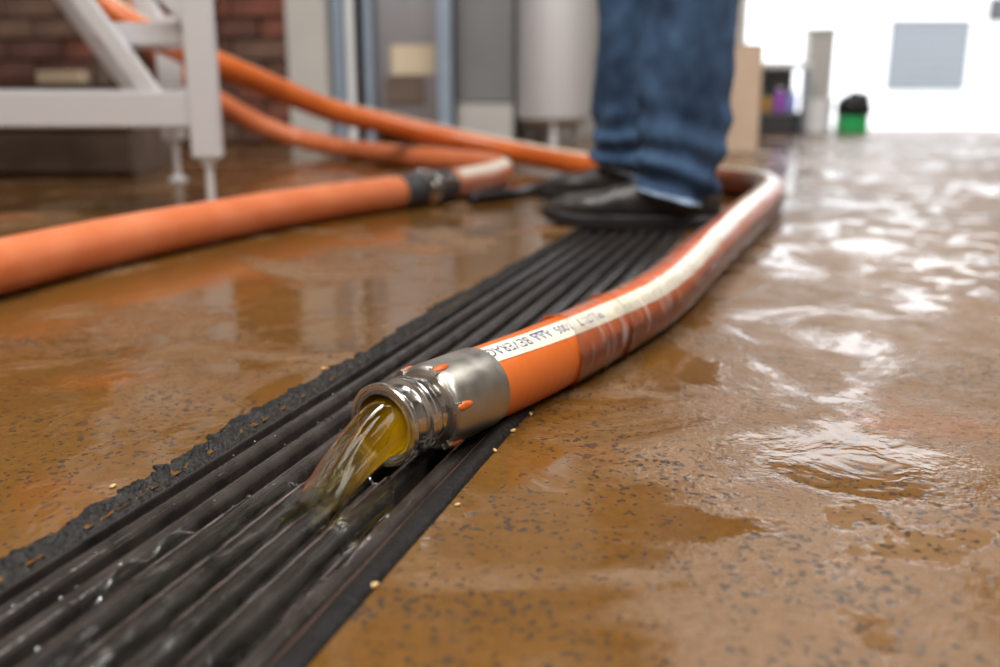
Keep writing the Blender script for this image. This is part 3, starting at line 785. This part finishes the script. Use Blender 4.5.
# ------------------------------------------------------------------ plant and cabinets against the back wall
ck = thing('steel_cabinet', (-.42, 4.62, 0), 'grey stainless cabinet with a cream label plate beside the steel upright', 'cabinet')
under(box('cabinet_body', (-.60, 4.52, .06), (-.262, 4.93, 1.5), 'sheet_steel', None, .008), ck)
under(box('label_plate', (-.487, 4.512, .292), (-.292, 4.522, .42), 'cream', None, .003), ck)
under(box('dark_drawer', (-.515, 4.506, .162), (-.338, 4.522, .285), 'dark_brown', None, .004), ck)
for x in (-.58, -.30): under(box('cabinet_foot', (x-.015, 4.54, 0), (x+.015, 4.58, .06), 'dark_grey', None, .003), ck)
up = thing('steel_upright', (-.242, 4.42, 0), 'pale blue grey steel upright between cabinet and dark panel', 'post')
under(box('upright', (-.272, 4.39, .008), (-.211, 4.45, 3.0), 'blue_grey', None, .006), up)
under(box('base_plate', (-.30, 4.36, 0), (-.185, 4.48, .01), 'blue_grey', None, .002), up)
pn = thing('grey_panel', (-.07, 4.6, 0), 'dark grey equipment panel standing on a pale plinth', 'panel')
under(box('panel_face', (-.205, 4.58, .17), (.062, 4.9, 1.7), 'panel_grey', None, .006), pn)
under(box('plinth', (-.20, 4.56, 0), (.06, 4.9, .165), 'grey_paint', None, .006), pn)
tk_ = thing('steel_tank', (.245, 4.58, 0), 'pale stainless tank on short legs behind the person', 'tank')
under(lathe('tank_shell', [(.0, .05), (.10, .06), (.165, .10), (.170, .12), (.170, 1.6), (.15, 1.66), (.0, 1.7)], 'aluminium', n=56, origin=(.245, 4.62, 0)), tk_)
for k in range(3):
    a = 2*PI*k/3+.5; under(lathe('tank_leg', [(.024, 0), (.016, .01), (.016, .10)], 'aluminium', n=16, origin=(.245+.12*math.cos(a), 4.62+.12*math.sin(a), 0)), tk_)
under(lathe('tank_band', [(.172, .9), (.176, .905), (.176, .935), (.172, .94)], 'sheet_steel', n=56, origin=(.245, 4.62, 0)), tk_)
# bundle of pipes leaning at the pillar
for i, (x, r, m_, lab) in enumerate(((-.708, .022, 'blue_grey', 'blue grey steel pipe standing closest to the grey pillar'), (-.655, .020, 'white_plastic', 'white pipe standing between two blue grey pipes by the pillar'), (-.616, .011, 'black_plastic', 'thin black pipe standing behind the hoses near the cabinet'), (-.575, .020, 'blue_grey', 'blue grey steel pipe standing next to the stainless cabinet'))):
    pp = thing('standing_pipe', (x, 4.42, 0), lab, 'pipe')
    lathe('pipe', [(r*.8, .0), (r, .001), (r, 2.4), (r*.8, 2.4)], m_, pp, 20)
    for z in (.12, .9): lathe('pipe_collar', [(r, z), (r*1.22, z+.002), (r*1.22, z+.03), (r, z+.032)], m_, pp, 20)
# cardboard carton right of the person
cb = thing('cardboard_carton', (.86, 3.85, 0), 'plain tall cardboard carton standing on floor behind the hose bend', 'carton')
under(box('carton', (.66, 3.70, 0), (.965, 4.0, .39), 'cardboard', None, .004), cb)
for k, (x0, x1) in enumerate(((.66, .811), (.814, .965))): under(box('flap', (x0, 3.70, .390), (x1, 4.0, .394), 'cardboard', None, .001), cb)
under(box('packing_tape', (.79, 3.6985, .30), (.835, 4.0015, .3955), 'cardboard_tape', None, .0005), cb)

# low bench near the door with small goods
bn = thing('low_bench', (1.45, 5.45, 0), 'low grey bench with a white top and dark plinth by the open door', 'bench')
under(box('bench_top', (1.22, 5.36, .335), (1.66, 5.68, .368), 'white_plastic', None, .004), bn)
under(box('back_board', (1.24, 5.62, .10), (1.64, 5.64, .335), 'panel_grey', None, .002), bn)
under(box('shelf', (1.24, 5.37, .095), (1.64, 5.62, .107), 'panel_grey', None, .002), bn)
under(box('plinth', (1.24, 5.38, 0), (1.64, 5.62, .095), 'dark_grey', None, .003), bn)
for x in (1.225, 1.625): under(box('leg', (x, 5.37, 0), (x+.025, 5.40, .335), 'blue_grey', None, .003), bn)
def bottle(name, x, y, z, r, h, m_, lab, cat, cap='white_plastic'):
    t_ = thing(name, (x, y, z), lab, cat)
    lathe('body', [(r*.9, 0), (r, .004), (r, h*.68), (r*.75, h*.8), (r*.4, h*.86), (r*.4, h*.9)], m_, t_, 24)
    lathe('cap', [(r*.5, h*.88), (r*.5, h*.99), (r*.4, h)], cap, t_, 20); return t_
bottle('squat_jar', 1.405, 5.46, .107, .026, .10, 'red_item', 'red squat jar on the bench shelf', 'jar')
bottle('squat_jar', 1.458, 5.45, .107, .024, .09, 'ochre', 'ochre yellow squat jar on the bench shelf', 'jar', 'green_plastic')
bottle('plastic_bottle', 1.525, 5.46, .107, .032, .13, 'purple', 'purple plastic bottle on the bench shelf', 'bottle')
bottle('plastic_bottle', 1.590, 5.45, .107, .028, .12, 'blue_item', 'pale blue plastic bottle on the bench shelf', 'bottle')
pst = thing('door_post', (1.76, 5.6, 0), 'brown grey timber post beside the open door behind the white bucket', 'post')
under(box('post', (1.70, 5.56, .01), (1.84, 5.68, .53), 'grey_paint', None, .006), pst); under(box('post_cap', (1.69, 5.55, .53), (1.85, 5.69, .55), 'grey_paint', None, .004), pst)
under(box('base_plate', (1.68, 5.54, 0), (1.86, 5.70, .012), 'grey_paint', None, .002), pst)
bk = thing('bucket', (1.685, 5.28, 0), 'white plastic bucket on floor beside the green crate', 'bucket')
lathe('bucket_shell', [(.0, .004), (.060, .0), (.064, .004), (.074, .168), (.078, .170), (.078, .178), (.071, .178), (.060, .01), (.0, .010)], 'white_plastic', bk, 40)
gc = thing('green_crate', (1.865, 5.28, 0), 'bright green crate on floor under a black bag', 'crate')
under(box('crate_base', (1.80, 5.22, 0), (1.935, 5.34, .008), 'green_plastic', None, .002), gc)
for lo, hi in (((1.80, 5.22, .008), (1.935, 5.228, .092)), ((1.80, 5.332, .008), (1.935, 5.34, .092)), ((1.80, 5.228, .008), (1.808, 5.332, .092)), ((1.927, 5.228, .008), (1.935, 5.332, .092))):
    under(box('crate_side', lo, hi, 'green_plastic', None, .002), gc)
bm = bmesh.new(); bmesh.ops.create_icosphere(bm, subdivisions=4, radius=1)
for v in bm.verts:
    q = v.co.copy(); k = 1+.18*nz(q.x*1.6, q.y*1.6, q.z*1.6)+.08*nz(q.x*4, q.y*4, q.z*4)
    v.co = Vector((q.x*.094*k, q.y*.075*k, q.z*.085*k))
    if v.co.z < -.035: v.co.z = -.035+(v.co.z+.035)*.1
bag = bobj('bin_bag', bm, 'black_plastic', None, True); bag.location = (1.878, 5.28, .131); tag(bag, 'lumpy black bag lying on top of the green crate', 'bag')
